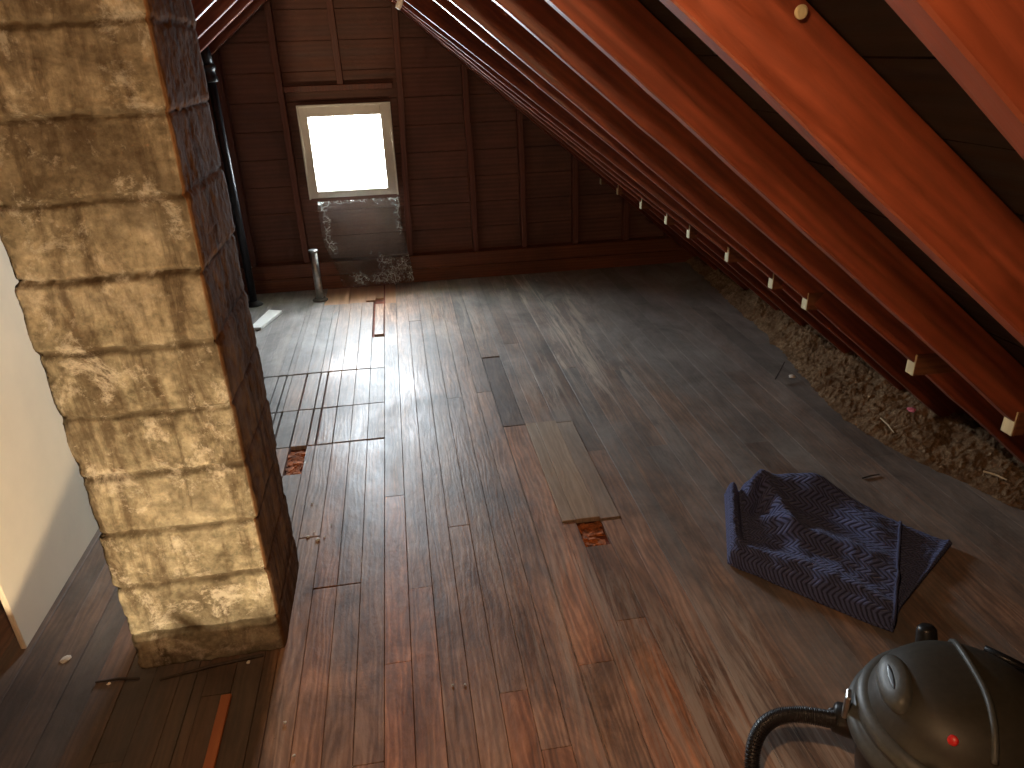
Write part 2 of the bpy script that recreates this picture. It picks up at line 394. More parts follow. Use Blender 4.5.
for (a, b) in cols:
    if a < .381: fill(a, b, -1.2, 5.38)
    elif abs(a - .382) < .001: fill(a, b, -1.2, 2.925); board(a, b, 2.935, 3.765, z=-.003, dark=.55, red=0, rnd=.4); fill(a, b, 3.775, 5.38)
    elif abs(a - .486) < .001: fill(a, b, -1.2, 2.14); board(a, b, 2.145, 2.925, z=.006, dark=0, rnd=.62, tan=.75); fill(a, b, 2.935, 5.38)
    elif abs(a - .535) < .001: board(a, b, -1.2, 1.62, red=1.0); board(a, b, 1.621, 1.99, red=.45, dark=.15); board(a, b, 2.145, 2.925, z=.006, rnd=.22, tan=.75); fill(a, b, 2.935, 5.38)   # hole at 2.0-2.14
    elif abs(a - .629) < .001: fill(a, b, -1.2, 2.125); board(a, b, 2.135, 2.905, z=.004, rnd=.66, tan=.4); fill(a, b, 2.915, 5.38)
    else: fill(a, b, -1.2, 5.38)
# columns left of the chimney-side seam, cross joints with open rust coloured gaps
lc = [-.402, -.478, -.516, -.592, -.67, -.70, -.745, -.82, -.90, -.98, -1.06, -1.14, -1.22, -1.30]
for i in range(len(lc) - 1):
    b, a = lc[i], lc[i + 1]
    if a > -.80: cy = [(2.942, 3.308), (3.318, 3.762)]
    else: cy = [(2.94, 3.76)]
    if i == 0: board(a, b, -1.2, 2.24); board(a, b, 2.245, 2.935)
    elif i == 1: board(a + 0, b, -1.2, 2.935, dark=.05)
    elif i == 2: board(a, b, -1.2, 2.70); # opening with debris from 2.70 to 2.935
    else: fill(a, b, -1.2, 2.935, (1, 2.5))
    for (p, q) in cy: board(a + random.uniform(0, .006), b - random.uniform(0, .004), p, q)
    yend = 4.96 + .0 if a > -.62 else 5.38
    board(a, b, 3.775, yend, dark=random.choice([0, .1]))
x = -1.30
while x > -3.3: fill(x - .09, x, -1.2, 5.38); x -= .09
# seam between column 0/-.402
for yy in (3.31,): pass
# boards of the pale strip near the gable, right of it the run meets the gable
board(-.168 - .078, -.168, -1.2 + 0, -1.19)   # tiny closing piece behind the camera
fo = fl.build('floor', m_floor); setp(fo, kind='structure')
# behind camera floor
sb = MB(); sb.box(-3.4, 2.8, 1.2, 5.46, -.06, -.0215, 0)
sb.box(-3.4, -1.235, -1.2, 1.1999, -.06, -.0215, 0); sb.box(-.30, 2.8, -1.2, 1.1999, -.06, -.0215, 0)
# pale clean boards under the window
s2 = sb.build('floor', m_pit); setp(s2, kind='structure'); s2.name = 'floor_underlay'
cb = MB()
for (a, b, p, q) in [(-.60, -.42, 4.965, 5.37), (-.42, -.30, 4.965, 5.37), (-.30, -.235, 5.02, 5.37), (-.235, -.176, 5.06, 5.37)]:
    cb.box(a + .001, b - .001, p, q, -.0214, -.008, .001)
cb.box(-.166, -.09, 4.915, 5.37, -.0214, -.006, .001)
c_ = cb.build('patch_board', m_clean, fo); c_['label'] = 'pale unstained boards at the foot of the gable wall'

# loose short grey piece and debris in the holes
def thing_mesh(mb, name, mat, label, cat, group=None, smooth=False, kind=None, loc=None):
    o = mb.build(name, mat, smooth=smooth, loc=loc); setp(o, label, cat, group, kind); return o
b = MB(); b.box(-.0285, .0285, -.30, .30, 0, .019, .002, (.3, 0, .1, 1))
thing_mesh(b, 'loose_floorboard', m_floor, 'short loose grey floorboard lying in the gap near the pale boards', 'board', loc=(-.202, 4.57, -.0205 + .012))
def rubble(cx, cy, rx, ry, z, n, name, label, mat):
    mb = MB()
    for i in range(n):
        x = cx + random.uniform(-rx, rx); y = cy + random.uniform(-ry, ry); s = random.uniform(.004, .014)
        vs = []
        for kx in (-1, 1):
            for ky in (-1, 1):
                for kz in (0, 1): vs.append((x + kx * s * random.uniform(.5, 1.4), y + ky * s * random.uniform(.5, 1.4), z + kz * s * random.uniform(.4, 1.1)))
        mb.add(vs, [(0, 1, 3, 2), (4, 6, 7, 5), (0, 4, 5, 1), (2, 3, 7, 6), (1, 5, 7, 3), (0, 2, 6, 4)])
    return thing_mesh(mb, name, mat, label, 'debris', kind='stuff')
rubble(-.554, 2.82, .030, .10, -.0214, 90, 'debris', 'rust coloured debris in the floor hole beside the chimney', m_rubble)
rubble(.582, 2.068, .036, .062, -.0214, 60, 'debris', 'orange debris in the small floor hole near the middle', m_rubble)

# ---------------------------------------------------------------- gable wall
wb = MB()
WX0, WX1, WZ0, WZ1 = -.562, -.072, .717, 1.213
z = 0.; zs = [0]
while z < 2.5: z += .187; zs.append(z)
for a, bz in zip(zs[:-1], zs[1:]):
    def seg(x0, x1, z0=a, z1=bz):
        wb.box(x0, x1, YW + random.uniform(0, .004), YW + .03, z0 + .001, z1 - .001, .0015, (random.random(), 0, 0, 1))
    if bz <= WZ0 or a >= WZ1: seg(-3.4, 2.8)
    else:
        seg(-3.4, WX0 - .01); seg(WX1 + .01, 2.8)
        if a < WZ0 < bz: seg(WX0 - .01, WX1 + .01, a, WZ0 - .002)
        if a < WZ1 < bz: seg(WX0 - .01, WX1 + .01, WZ1 + .002, bz)
wall = wb.build('wall_back', m_wall); setp(wall, kind='structure')
# outer skin so no light leaks round the window
ob = MB()
for q in [(-3.4, WX0 - .01, -.06, 2.6), (WX1 + .01, 2.8, -.06, 2.6), (WX0 - .01, WX1 + .01, -.06, WZ0 - .005), (WX0 - .01, WX1 + .01, WZ1 + .005, 2.6)]:
    ob.box(q[0], q[1], YW + .031, YW + .06, q[2], q[3])
o_ = ob.build('siding', m_wall, wall)
def roofz(x): return min(RZ - RM * x, LZ + LM * x)
def stud(xb, xt, z0, z1, wd=.042):
    mb = MB(); n = 24; vs = []; fs = []
    for i in range(n + 1):
        t = i / n; z = z0 + (z1 - z0) * t; xc = xb + (xt - xb) * t + .004 * fbm((xb * 3, z * 2, 1)); h = wd / 2 * (1 + .08 * fbm((xb * 7, z * 5, 3)))
        y0 = 5.38 + .003 * fbm((xb, z * 3, 9))
        vs += [(xc - h, YW - .001, z), (xc - h, y0 + .002, z), (xc - h + .002, y0, z), (xc + h - .002, y0, z), (xc + h, y0 + .002, z), (xc + h, YW - .001, z)]
    for i in range(n):
        for k in range(5): a = i * 6 + k; fs.append((a, a + 6, a + 7, a + 1))
    fs.append((5, 4, 3, 2, 1, 0)); fs.append(tuple(n * 6 + k for k in range(6)))
    mb.add(vs, fs); return mb.build('stud', m_stud, wall)
for xb, xt in [(-1.10, -1.10), (-.72, -.72), (.045, .092), (.548, .53), (.924, .91), (1.324, 1.32), (1.731, 1.73), (2.08, 2.08), (-1.55, -1.55), (-1.95, -1.95), (-2.35, -2.35)]:
    stud(xb, xt, .205, roofz(xb) + .02)
stud(-.32, -.33, 1.412, roofz(-.32) - .0)
hb = MB(); hb.box(-.699, .03, 5.37, YW - .001, 1.372, 1.410, .003); hb.build('header', m_stud, wall)
bb = MB(); bb.box(-3.2, 2.3, 5.352, 5.449, .001, .100, .003, (.2, 0, 0, 1)); bb.box(-3.2, 2.3, 5.356, 5.449, .102, .203, .003, (.7, 0, 0, 1))
o_ = bb.build('baseboard_back', m_base); setp(o_, kind='structure')

# window
win = empty('window_1', (-.315, 5.40, .67)); setp(win, kind='structure')
def rel(o, p): o.parent = p; o.matrix_parent_inverse = Matrix.Translation(-p.location) if p.type == 'EMPTY' else Matrix(); return o
fb = MB()
X0, X1, Z0, Z1 = -.622, -.004, .670, 1.285
fb.box(X0, WX0, 5.352, 5.372, Z0, Z1, .002); fb.box(WX1, X1, 5.352, 5.372, Z0, Z1, .002)
fb.box(WX0, WX1, 5.352, 5.372, WZ1, Z1, .002); fb.box(WX0, WX1, 5.352, 5.372, Z0, WZ0, .002)
o_ = fb.build('window_frame', m_frame); rel(o_, win)
fb = MB()
for q in [(X0 - .006, X0 + .006, Z0 - .006, Z1 + .006), (X1 - .006, X1 + .006, Z0 - .006, Z1 + .006), (X0, X1, Z1 - .006, Z1 + .006)]:
    fb.box(q[0], q[1], 5.342, 5.3519, q[2], q[3], .002)
o_ = fb.build('trim_bead', m_frame); rel(o_, win)
jb = MB(); T = .016
for q in [(WX0 - .009, WX0 + .004, WZ0 - .01, WZ1 + .01), (WX1 - .004, WX1 + .009, WZ0 - .01, WZ1 + .01), (WX0, WX1, WZ1 - .004, WZ1 + .01), (WX0, WX1, WZ0 - .01, WZ0 + .004)]:
    jb.box(q[0], q[1], 5.373, YW + .06, q[2], q[3], .001)
o_ = jb.build('window_jamb', m_frame); rel(o_, win)
gb = MB(); gb.box(WX0 + .004, WX1 - .004, YW + .01, YW + .014, WZ0 + .004, WZ1 - .004); o_ = gb.build('pane', m_glass); rel(o_, win)

# ---------------------------------------------------------------- roof
db = MB()
def slope_frame(side):
    # local x runs up the slope, local z is perpendicular (outward)
    if side == 'R': a = math.atan(RM); o = Vector((0, 0, RZ)); ux = Vector((-math.cos(a), 0, math.sin(a))); uz = Vector((math.sin(a), 0, math.cos(a)))
    else: a = math.atan(LM); o = Vector((0, 0, LZ)); ux = Vector((math.cos(a), 0, math.sin(a))); uz = Vector((-math.sin(a), 0, math.cos(a)))
    return o, ux, uz
for side in 'RL':
    o, ux, uz = slope_frame(side); uy = Vector((0, 1, 0))
    t0, t1 = (-3.35, .52) if side == 'R' else (-4.4, -.2)
    t = t0
    while t < t1 + .0:
        e = min(t + .165, t1 + .05)
        z0 = DEP + random.uniform(0, .004); z1 = DEP + .03
        c = [o + ux * a_ + uz * b_ + uy * y_ for y_ in (-1.2, 5.5) for (a_, b_) in ((t + .0015, z0), (e - .0015, z0), (e, z1), (t, z1))]
        db.add(c, [(0, 1, 2, 3), (7, 6, 5, 4), (0, 4, 5, 1), (1, 5, 6, 2), (2, 6, 7, 3), (3, 7, 4, 0)], (random.random(), 0, 0, 1))
        t = e
    c = [o + ux * a_ + uz * b_ + uy * y_ for y_ in (-1.3, 5.56) for (a_, b_) in ((t0 - .1, DEP + .031), (t1 + .12, DEP + .031), (t1 + .12, DEP + .06), (t0 - .1, DEP + .06))]
    db.add(c, [(0, 1, 2, 3), (7, 6, 5, 4), (0, 4, 5, 1), (1, 5, 6, 2), (2, 6, 7, 3), (3, 7, 4, 0)])
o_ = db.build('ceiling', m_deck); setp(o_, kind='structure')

def rafter(side, yb, yt, label, group, th=.040, block=False, seed=0):
    o, ux, uz = slope_frame(side)
    root = Matrix.Identity(4)
    for i in range(3): root[i][0] = ux[i]; root[i][1] = (uz.cross(ux))[i]; root[i][2] = uz[i]
    sgn = root[1][1]     # local y direction vs world Y
    cs = abs(ux[0])
    xe, xr = (2.42, RX + .022) if side == 'R' else (-3.05, RX - .022)
    # origin at the eave end
    te = -xe / cs if side == 'R' else xe / cs
    tr = -xr / cs if side == 'R' else xr / cs
    org = o + ux * te + Vector((0, yb, 0))
    for i in range(3): root[i][3] = org[i]
    n = 40; vs = []; fs = []
    for i in range(n + 1):
        s = (tr - te) * i / n; x = (te + s) * cs * (-1 if side == 'R' else 1)
        if side == 'R': q = (1.5 - x) / 1.35; yy = (yt - yb) * max(0, q)
        else: yy = 0
        yy += .004 * fbm((seed * 3.1, s * 1.3, 2)); h = th / 2 * (1 + .05 * fbm((seed, s * 4, 5))); zb = .003 * fbm((seed * 2.3, s * 3, 7)) + .0015 * fbm((seed, s * 14, 1))
        c = .003
        for (a, b_) in ((-h, DEP - .001), (-h, zb + c), (-h + c, zb), (h - c, zb), (h, zb + c), (h, DEP - .001)):
            vs.append((s, (yy + a) * sgn, b_))
    for i in range(n):
        for k in range(6):
            a = i * 6 + k; b2 = i * 6 + (k + 1) % 6; f = (a, a + 6, b2 + 6, b2)
            fs.append(f if sgn > 0 else f[::-1])
    f0 = (5, 4, 3, 2, 1, 0); f1 = tuple(n * 6 + k for k in range(6)); fs += [f0, f1]
    mb = MB(); mb.add(vs, fs, (random.random(), 0, 0, 1))
    ob = mb.build('rafter', m_rafter); ob.matrix_world = root; setp(ob, label, 'rafter', group)
    if block:
        inv = root.inverted()
        def child(b, nm, mat, lb=None):
            c = b.build(nm, mat); c.parent = ob; c.matrix_parent_inverse = inv
            if lb: c['label'] = lb
            return c
        y0 = yb + th / 2 - .003 + (yt - yb) * 0; zt = RZ - RM * 1.5
        b = MB(); zc = zt + .045; b_ = block
        # board laid level against the far side of the rafter, its plumb sawn end facing the room
        b.box(1.5, 1.5 + .30, yb - .019, yb + .019, zt - .040, zt + .03, .002)
        child(b, 'tie_block', m_tie)
        e = MB(); e.box(1.497, 1.4999, yb - .018, yb + .018, zt - .039, zt + .030, .0008)
        child(e, 'sawn_end', m_pale, 'pale freshly sawn end of the tie block')
    return ob
ordn = ['nearest', 'second nearest', 'third nearest', 'fourth nearest', 'fifth nearest', 'sixth nearest', 'seventh nearest', 'eighth nearest', 'ninth nearest', 'tenth nearest', 'eleventh nearest', 'farthest']
RR = [(.50, .565, 0), (.82, 1.02, 0), (1.415, 1.56, 1), (1.80, 2.06, 1), (2.42, 2.76, 1), (2.69, 3.18, 1), (3.12, 4.25, 1), (3.60, 4.65, 1), (3.94, 4.95, 1), (4.39, 5.15, 1), (4.90, 5.27, 1), (5.33, 5.335, 1)]
for i, (yb, yt, bk) in enumerate(RR):
    ex = 'red-brown roof rafter %s the camera on the right slope' % (ordn[i] + (' to' if i < 11 else ' from'))
    if i == 1: ex = 'wide red rafter with a round pale knot, second nearest on the right slope'
    if i == 11: ex = 'red-brown rafter against the gable wall on the right slope, farthest away'
    r = rafter('R', yb, yt, ex, 'rafters of the right roof slope', seed=i + 1, block=bk)
    if i == 1: kn = r
LR = [3.7, 4.115, 4.525, 4.90, 5.28]
for i, y in enumerate(LR):
    j = len(LR) - 1 - i
    ex = 'left slope rafter %s' % ['beside the gable wall, above the black pipe', 'one away from the gable wall', 'two away from the gable wall', 'three away from the gable wall, beside the chimney top', 'just behind the chimney top', 'hidden behind the upper chimney', 'close behind the chimney', 'touching the rear of the chimney', 'in front of the chimney', 'farthest in front of the chimney'][j]
    rafter('L', y, y, ex, 'rafters of the left roof slope', seed=20 + i)
# round pale knot on the second rafter
kb = MB(); kb.tube([(0, 0, 0), (0, -.003, 0), (0, -.0045, 0)], [.0085, .0085, .006], 20)
ko = kb.build('knot', m_pale, smooth=False); ko.parent = kn; ko.matrix_parent_inverse = kn.matrix_world.inverted()
ko.location = (.521, .9465, 1.630); ko['label'] = 'round pale peg end'
rb = MB(); rb.box(RX - .02, RX + .02, -1.2, 5.45, RIDGE - .03, RIDGE + .14, .003)
o_ = rb.build('ridge_board', m_rafter); setp(o_, 'ridge board running along the top of the roof between the rafters', 'beam')

# ---------------------------------------------------------------- closing walls (behind and to the left)
def wallbox(name, mat, q):
    b = MB(); b.box(*q, .004); o = b.build(name, mat); setp(o, kind='structure'); return o
wallbox('wall_front', m_wall, (-3.4, 2.8, -1.28, -1.2, -.06, 2.45))
pw = MB()
n = 30; 
pw.box(-1.252, -1.235, 1.84, 3.6, .002, 1.47, .004)
o_ = pw.build('wall_left', m_plaster); setp(o_, kind='structure')

# stairwell behind the frame: plastered walls, treads going down towards the chimney
wb2 = MB()
wb2.box(-1.30, -1.236, -1.2, 1.26, -2.2, -.0605, .002); wb2.box(-.299, -.24, -1.2, 1.26, -2.2, -.0605, .002); wb2.box(-1.236, -.299, 1.201, 1.26, -2.2, -.0605, .002)
o_ = wb2.build('wall_stairwell', m_plaster); setp(o_, kind='structure')
b = MB(); b.box(-1.30, -.24, -1.2, 1.26, -2.26, -2.2, .002); o_ = b.build('floor_below', m_base); setp(o_, kind='structure')
st_ = empty('staircase', (-.77, -1.0, -2.2)); setp(st_, 'narrow brown wooden staircase coming up through the floor opening', 'staircase')
for k in range(9):
    b = MB(); b.box(-1.23, -.305, -1.18 + .24 * k, -1.18 + .24 * k + .27, -.235 * (k + 1) - .03, -.235 * (k + 1), .004); rel(b.build('tread', m_base), st_)
    b = MB(); b.box(-1.23, -.305, -1.18 + .24 * k - .001, -1.18 + .24 * k + .018, -.235 * (k + 1) + .001, -.235 * k - .031 if k else -.001, .002); rel(b.build('riser', m_base), st_)

# ---------------------------------------------------------------- chimney
cx0, cx1, cy0, cy1 = -.868, -.462, 1.700, 2.106
joints = [.12 + .1723 * k for k in range(13)]
def chim():
    mb = MB(); zt = 2.32; nz = 460
    per = []   # perimeter samples (px,py,nx,ny,u,face)
    m_ = 80; e = .012
    def side(ax, ay, bx, by, nx, ny, f):
        for i in range(m_):
            u = i / m_; per.append((ax + (bx - ax) * u, ay + (by - ay) * u, nx, ny, u, f))
    side(cx0, cy0, cx1, cy0, 0, -1, 0); side(cx1, cy0, cx1, cy1, 1, 0, 1); side(cx1, cy1, cx0, cy1, 0, 1, 2); side(cx0, cy1, cx0, cy0, -1, 0, 3)
    N = len(per); vs = []; fs = []; tn = []
    R = random.Random(3); off = {}
    for c in range(-1, 15): off[c] = (R.uniform(-.005, .005), R.uniform(-.005, .005), R.random(), R.uniform(-.012, .012))
    cols_ = []
    for iz in range(nz + 1):
        z = zt * iz / nz
        for (px, py, nx, ny, u, f) in per:
            wob = .006 * fbm((px * 3, py * 3, z * .6 + 5)) + .004 * fbm((px * 14, py * 14, z * 3))
            zz = z + wob
            c = math.floor((zz - .12) / .1723); d = (zz - .12) / .1723 - c; d = min(d, 1 - d) * .1723
            ox, oy, rn, vj = off[max(-1, min(14, c))]
            g = 1 - sm(.0025, .013, d)
            # a head joint on some courses of the front
            hj = 0
            if f == 0 and c in (1, 2 + 20): hj = 1 - sm(.002, .007, abs(u - .44 - .25 * vj + .02 * fbm((z * 20, 1, 1))))
            g = max(g, hj * .6)
            dep = -.009 * g + .0045 * fbm((px * 7 + rn * 9, py * 7, z * 7)) + .0035 * fbm((px * 26, py * 26, z * 26)) + .0022 * fbm((px * 80, py * 80, z * 80))
            # bulge and worn arrises
            edge = min(u, 1 - u) * .41
            dep -= .007 * (1 - sm(0, .03, edge)) * (.6 + fbm((px * 20, py * 20, z * 13)))
            cx, cy = (cx0 + cx1) / 2, (cy0 + cy1) / 2
            if f == 1: dep = dep * .35 + .001
            kx = 1.0; 
            x = px + ox + nx * dep; y = py + oy + ny * dep
            # round the corner
            if edge < .006: x += (cx - x) * .012; y += (cy - y) * .012
            if z < .12: 
                x += nx * .004; y += ny * .004
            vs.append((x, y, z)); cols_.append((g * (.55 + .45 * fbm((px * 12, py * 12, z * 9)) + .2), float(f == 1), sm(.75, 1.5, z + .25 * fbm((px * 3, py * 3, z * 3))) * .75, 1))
    for iz in range(nz):
        for k in range(N):
            k2 = (k + 1) % N; mb.f.append((iz * N + k, iz * N + k2, (iz + 1) * N + k2, (iz + 1) * N + k)); mb.t.append((0, 0, 0, 1))
    mb.v = vs
    mb.f.append(tuple(nz * N + k for k in range(N))); mb.t.append((0, 0, 0, 1)); mb.f.append(tuple(range(N))[::-1]); mb.t.append((0, 0, 0, 1))
    o = mb.build('chimney', m_chim, smooth=True)
    a = o.data.color_attributes['tone']; buf = [0.] * (len(o.data.loops) * 4)
    for i, l in enumerate(o.data.loops):
        c = cols_[l.vertex_index]; buf[i * 4:i * 4 + 4] = [max(0, min(1, q)) for q in c]
    a.data.foreach_set('color', buf)
    setp(o, 'square brown concrete block chimney stack rising through the attic floor', 'chimney')
chim()

# ---------------------------------------------------------------- pipes near the gable
vp = empty('vent_pipe', (-1.09, 5.10, 0)); setp(vp, 'tall black vent pipe with a coupling standing beside the chimney', 'pipe')
b = MB(); b.tube([(-1.085, 5.10, .001), (-1.085, 5.10, .8), (-1.088, 5.10, 1.50)], .026, 24); rel(b.build('pipe_shaft', m_black, smooth=True), vp)
b = MB(); b.lathe([(.031, 0), (.040, .002), (.043, .01), (.043, .03), (.036, .036), (.036, .07), (.043, .076), (.043, .096), (.038, .104), (.031, .106)], 28); o_ = b.build('coupling', m_black, smooth=True); o_.location = (-1.088, 5.10, 1.46); rel(o_, vp)
b = MB(); b.tube([(-1.088, 5.10, 1.56), (-1.095, 5.11, 1.64), (-1.13, 5.14, 1.72)], [.033, .033, .033], 24); rel(b.build('elbow', m_black, smooth=True), vp)
b = MB(); b.lathe([(.062, .0), (.062, .006), (.045, .02), (.034, .03), (.031, .03)], 28); o_ = b.build('floor_collar', m_black, smooth=True); o_.location = (-1.085, 5.10, .001); rel(o_, vp)
sp = empty('metal_post', (-.625, 5.09, 0)); setp(sp, 'short grey metal pipe standing on the floor beneath the window', 'pipe')
b = MB(); b.tube([(-.625, 5.09, .001), (-.625, 5.09, .36)], .026, 24); rel(b.build('pipe_shaft', m_galv, smooth=True), sp)
b = MB(); b.lathe([(.026, 0), (.034, .002), (.034, .014), (.026, .016)], 24); o_ = b.build('rim', m_galv, smooth=True); o_.location = (-.625, 5.09, .352); rel(o_, sp)
b = MB(); b.lathe([(.055, 0), (.055, .006), (.036, .018), (.028, .02)], 24); o_ = b.build('base_flange', m_twig, smooth=True); o_.location = (-.625, 5.09, .001); rel(o_, sp)
b = MB(); b.add([(-1.03, 4.55, .003), (-.955, 4.55, .003), (-.862, 4.86, .003), (-.955, 4.90, .003), (-1.03, 4.55, .020), (-.955, 4.55, .020), (-.862, 4.86, .020), (-.955, 4.90, .020)],
    [(3, 2, 1, 0), (4, 5, 6, 7), (0, 1, 5, 4), (1, 2, 6, 5), (2, 3, 7, 6), (3, 0, 4, 7)])
thing_mesh(b, 'board_offcut', m_white, 'small white board offcut on the floor beside the black pipe', 'board')
b = MB(); b.box(-.612, -.574 - .010, 1.05, 1.545, .0015, .012, .002); o_ = thing_mesh(b, 'wood_strip', m_red, 'narrow orange-brown wood strip on the dark floor before the chimney', 'strip')

# plastic film hanging from the sill
def film():
    nx, nz = 90, 100; vs = []; fs = []
    for j in range(nz + 1):
        v = j / nz; z = .655 - v * .625
        for i in range(nx + 1):
            u = i / nx; 
            xl = -.575 + .10 * sm(.35, 1, v); xr = .005 + .05 * sm(.3, 1, v)
            x = xl + (xr - xl) * u
            if v < .5 and u < .1: x += .01 * fbm((1, v * 20, 2))
            amp = .006 + .03 * sm(.45, 1, v) + .02 * (1 - sm(0, .12, u)) + .015 * (1 - sm(0, .1, 1 - u))
            y = 5.305 - .025 * sm(.5, 1, v) + amp * fbm((x * 13, z * 10, 3), 5) + amp * 1.0 * fbm((x * 40, z * 36, 8), 4)
            y = min(y, 5.338)
            zz = z + .025 * fbm((x * 9, 4, v * 3)) * sm(.75, 1, v) * 2
            vs.append((x, y, max(zz, .012)))
    for j in range(nz):
        for i in range(nx): a = j * (nx + 1) + i; fs.append((a, a + nx + 1, a + nx + 2, a + 1))
    mb = MB(); mb.add(vs, fs)
    for q, f in enumerate(fs):
        u = (q % nx) / nx; v = (q // nx) / nz
        k = math.exp(-((u - .07) / .05) ** 2) * (1 - sm(.55, .7, v)) + .8 * math.exp(-((u - .95) / .04) ** 2) * (1 - sm(.3, .5, v)) + .9 * math.exp(-((v - .93) / .07) ** 2) * (sm(.05, .3, u)) + .8 * math.exp(-((v - .75) / .12) ** 2) * sm(.45, .7, u) + .7 * math.exp(-(v / .035) ** 2) + .06
        mb.t[q] = (min(1, k), 0, 0, 1)
    o = thing_mesh(mb, 'plastic_sheet', m_film, 'clear crinkled plastic sheet hanging below the window', 'plastic sheet', smooth=False)
film()
# white cord end under the ridge
b = MB(); b.tube([(.060, 3.0, 1.742), (.070, 3.0, 1.760), (.079, 3.0, 1.782)], [.010, .0115, .0115], 12); b.tube([(.079, 3.0, 1.782), (.085, 3.01, 1.80), (.10, 3.05, 1.84), (.12, 3.12, 1.87)], .004, 8)
thing_mesh(b, 'cord_end', m_white, 'white cord end hanging from the rafters at the top edge', 'cord', smooth=True)

# ---------------------------------------------------------------- insulation along the eave
def insul():
    E_ = [(1.2, 2.42), (1.8, 2.20), (2.055, 2.087), (2.35, 1.985), (2.656, 1.930), (3.1, 1.985), (3.5, 2.06), (3.814, 2.094), (4.3, 2.13), (4.9, 2.20), (5.34, 2.22)]
    def edge(y):
        for (a, p), (b_, q) in zip(E_[:-1], E_[1:]):
            if a <= y <= b_: return p + (q - p) * (y - a) / (b_ - a)
        return E_[-1][1]
    ny, nx = 520, 90; vs = []; fs = []
    for j in range(ny + 1):
        y = 1.2 + (5.34 - 1.2) * j / ny; e = edge(y) + .03 * fbm((y * 6, 1, 1)) + .012 * fbm((y * 30, 2, 1))
        for i in range(nx + 1):
            u = i / nx; x = e + (2.52 - e) * u
            h = .075 * (1 - math.exp(-(x - e) * 14)) + .09 * sm(0, .35, x - e)
            cl = .5 + .5 * fbm((x * 5, y * 5, 2)); l2 = fbm((x * 16, y * 16, 5)); l3 = fbm((x * 48, y * 48, 5), 3)
            k = sm(0, .04, x - e)
            z = .001 + h * (.55 + .6 * cl) * 1.0 + k * (.016 * l2 + .009 * l3)
            z = min(max(z, .0008), max(.002, RZ - RM * x + DEP - .005))
            vs.append((x + .01 * l2 * k, y + .01 * fbm((x * 20, y * 20, 9)) * k, z))
    for j in range(ny):
        for i in range(nx): a = j * (nx + 1) + i; fs.append((a, a + 1, a + nx + 2, a + nx + 1))
    mb = MB(); mb.add(vs, fs); nb = len(fs)
    R = random.Random(5)
    for q in range(9000):   # loose tufts of fibre
        i = int(R.random() ** 1.3 * nx * .85); j = R.randrange(ny); p = Vector(vs[j * (nx + 1) + i]); a = R.random() * 6.28; L = R.uniform(.008, .03); w_ = .0009
        d = Vector((math.cos(a) * L, math.sin(a) * L, R.uniform(.0, .016))); s = Vector((-math.sin(a) * w_, math.cos(a) * w_, 0))
        m2 = p + d * .5 + Vector((R.uniform(-.004, .004), R.uniform(-.004, .004), R.uniform(.002, .006)))
        mb.add([p - s, p + s, m2 + s, m2 - s, p + d], [(0, 1, 2, 3), (3, 2, 4)])
    thing_mesh(mb, 'insulation', m_ins, 'brown loose-fill insulation heaped along the eave under the right rafters', 'insulation', smooth=False, kind='stuff')
insul()

# ---------------------------------------------------------------- towel
def catmull(pts, t):
    n = len(pts) - 1; s = t * n; i = min(n - 1, int(s)); f = s - i
    g = lambda k: pts[max(0, min(n, k))]
    p0, p1, p2, p3 = map(Vector, (g(i - 1), g(i), g(i + 1), g(i + 2)))
    return .5 * ((2 * p1) + (p2 - p0) * f + (2 * p0 - 5 * p1 + 4 * p2 - p3) * f * f + (3 * p1 - p0 - 3 * p2 + p3) * f ** 3)
def sheet(name, far, near, nu, nv, hf, uvs, th=.010):
    vs = []; uv = []; fs = []
    for j in range(nv + 1):
        v = j / nv
        for i in range(nu + 1):
            u = i / nu; a = catmull(far, u); b_ = catmull(near, u); p = a.lerp(b_, v)
            z = hf(u, v); vs.append((p[0], p[1], z)); uv.append((u * uvs[0], v * uvs[1]))
    for j in range(nv):
        for i in range(nu): a = j * (nu + 1) + i; fs.append((a, a + nu + 1, a + nu + 2, a + 1))
    n = len(vs)
    # skirt down to the floor so the folded edge has thickness
    ring = [i for i in range(nu + 1)] + [j * (nu + 1) + nu for j in range(1, nv + 1)] + [nv * (nu + 1) + i for i in range(nu - 1, -1, -1)] + [j * (nu + 1) for j in range(nv - 1, 0, -1)]
    cen = Vector((sum(v[0] for v in vs) / n, sum(v[1] for v in vs) / n, 0))
    prev = ring
    for (k, zz) in ((.0, .55), (.006, .12)):
        new = []
        for r in ring:
            q = Vector(vs[r]); d = (cen - q); d.z = 0; d.normalize(); new.append(len(vs)); vs.append((q[0] + d[0] * k, q[1] + d[1] * k, .001 + (q[2] - .001) * zz)); uv.append(uv[r])
        for a in range(len(ring)):
            b_ = (a + 1) % len(ring); fs.append((prev[a], prev[b_], new[b_], new[a]))
        prev = new
    mb = MB(); mb.add(vs, fs); return mb, uv
def add_uv(o, uv):
    l = o.data.uv_layers.new(name='UVMap')
    for lp in o.data.loops: l.data[lp.index].uv = uv[lp.vertex_index]
tw = empty('towel', (1.35, 1.85, 0)); setp(tw, 'crumpled navy blue towel with a woven chevron pattern lying on the floor', 'towel')
far = [(1.135, 2.185), (1.185, 2.205), (1.225, 2.175), (1.30, 2.225), (1.41, 2.215), (1.50, 2.17), (1.555, 2.10), (1.61, 1.985), (1.672, 1.885)]
near = [(.975, 1.80), (1.0, 1.765), (1.045, 1.72), (1.085, 1.67), (1.13, 1.62), (1.175, 1.565), (1.225, 1.51), (1.27, 1.46), (1.318, 1.415)]
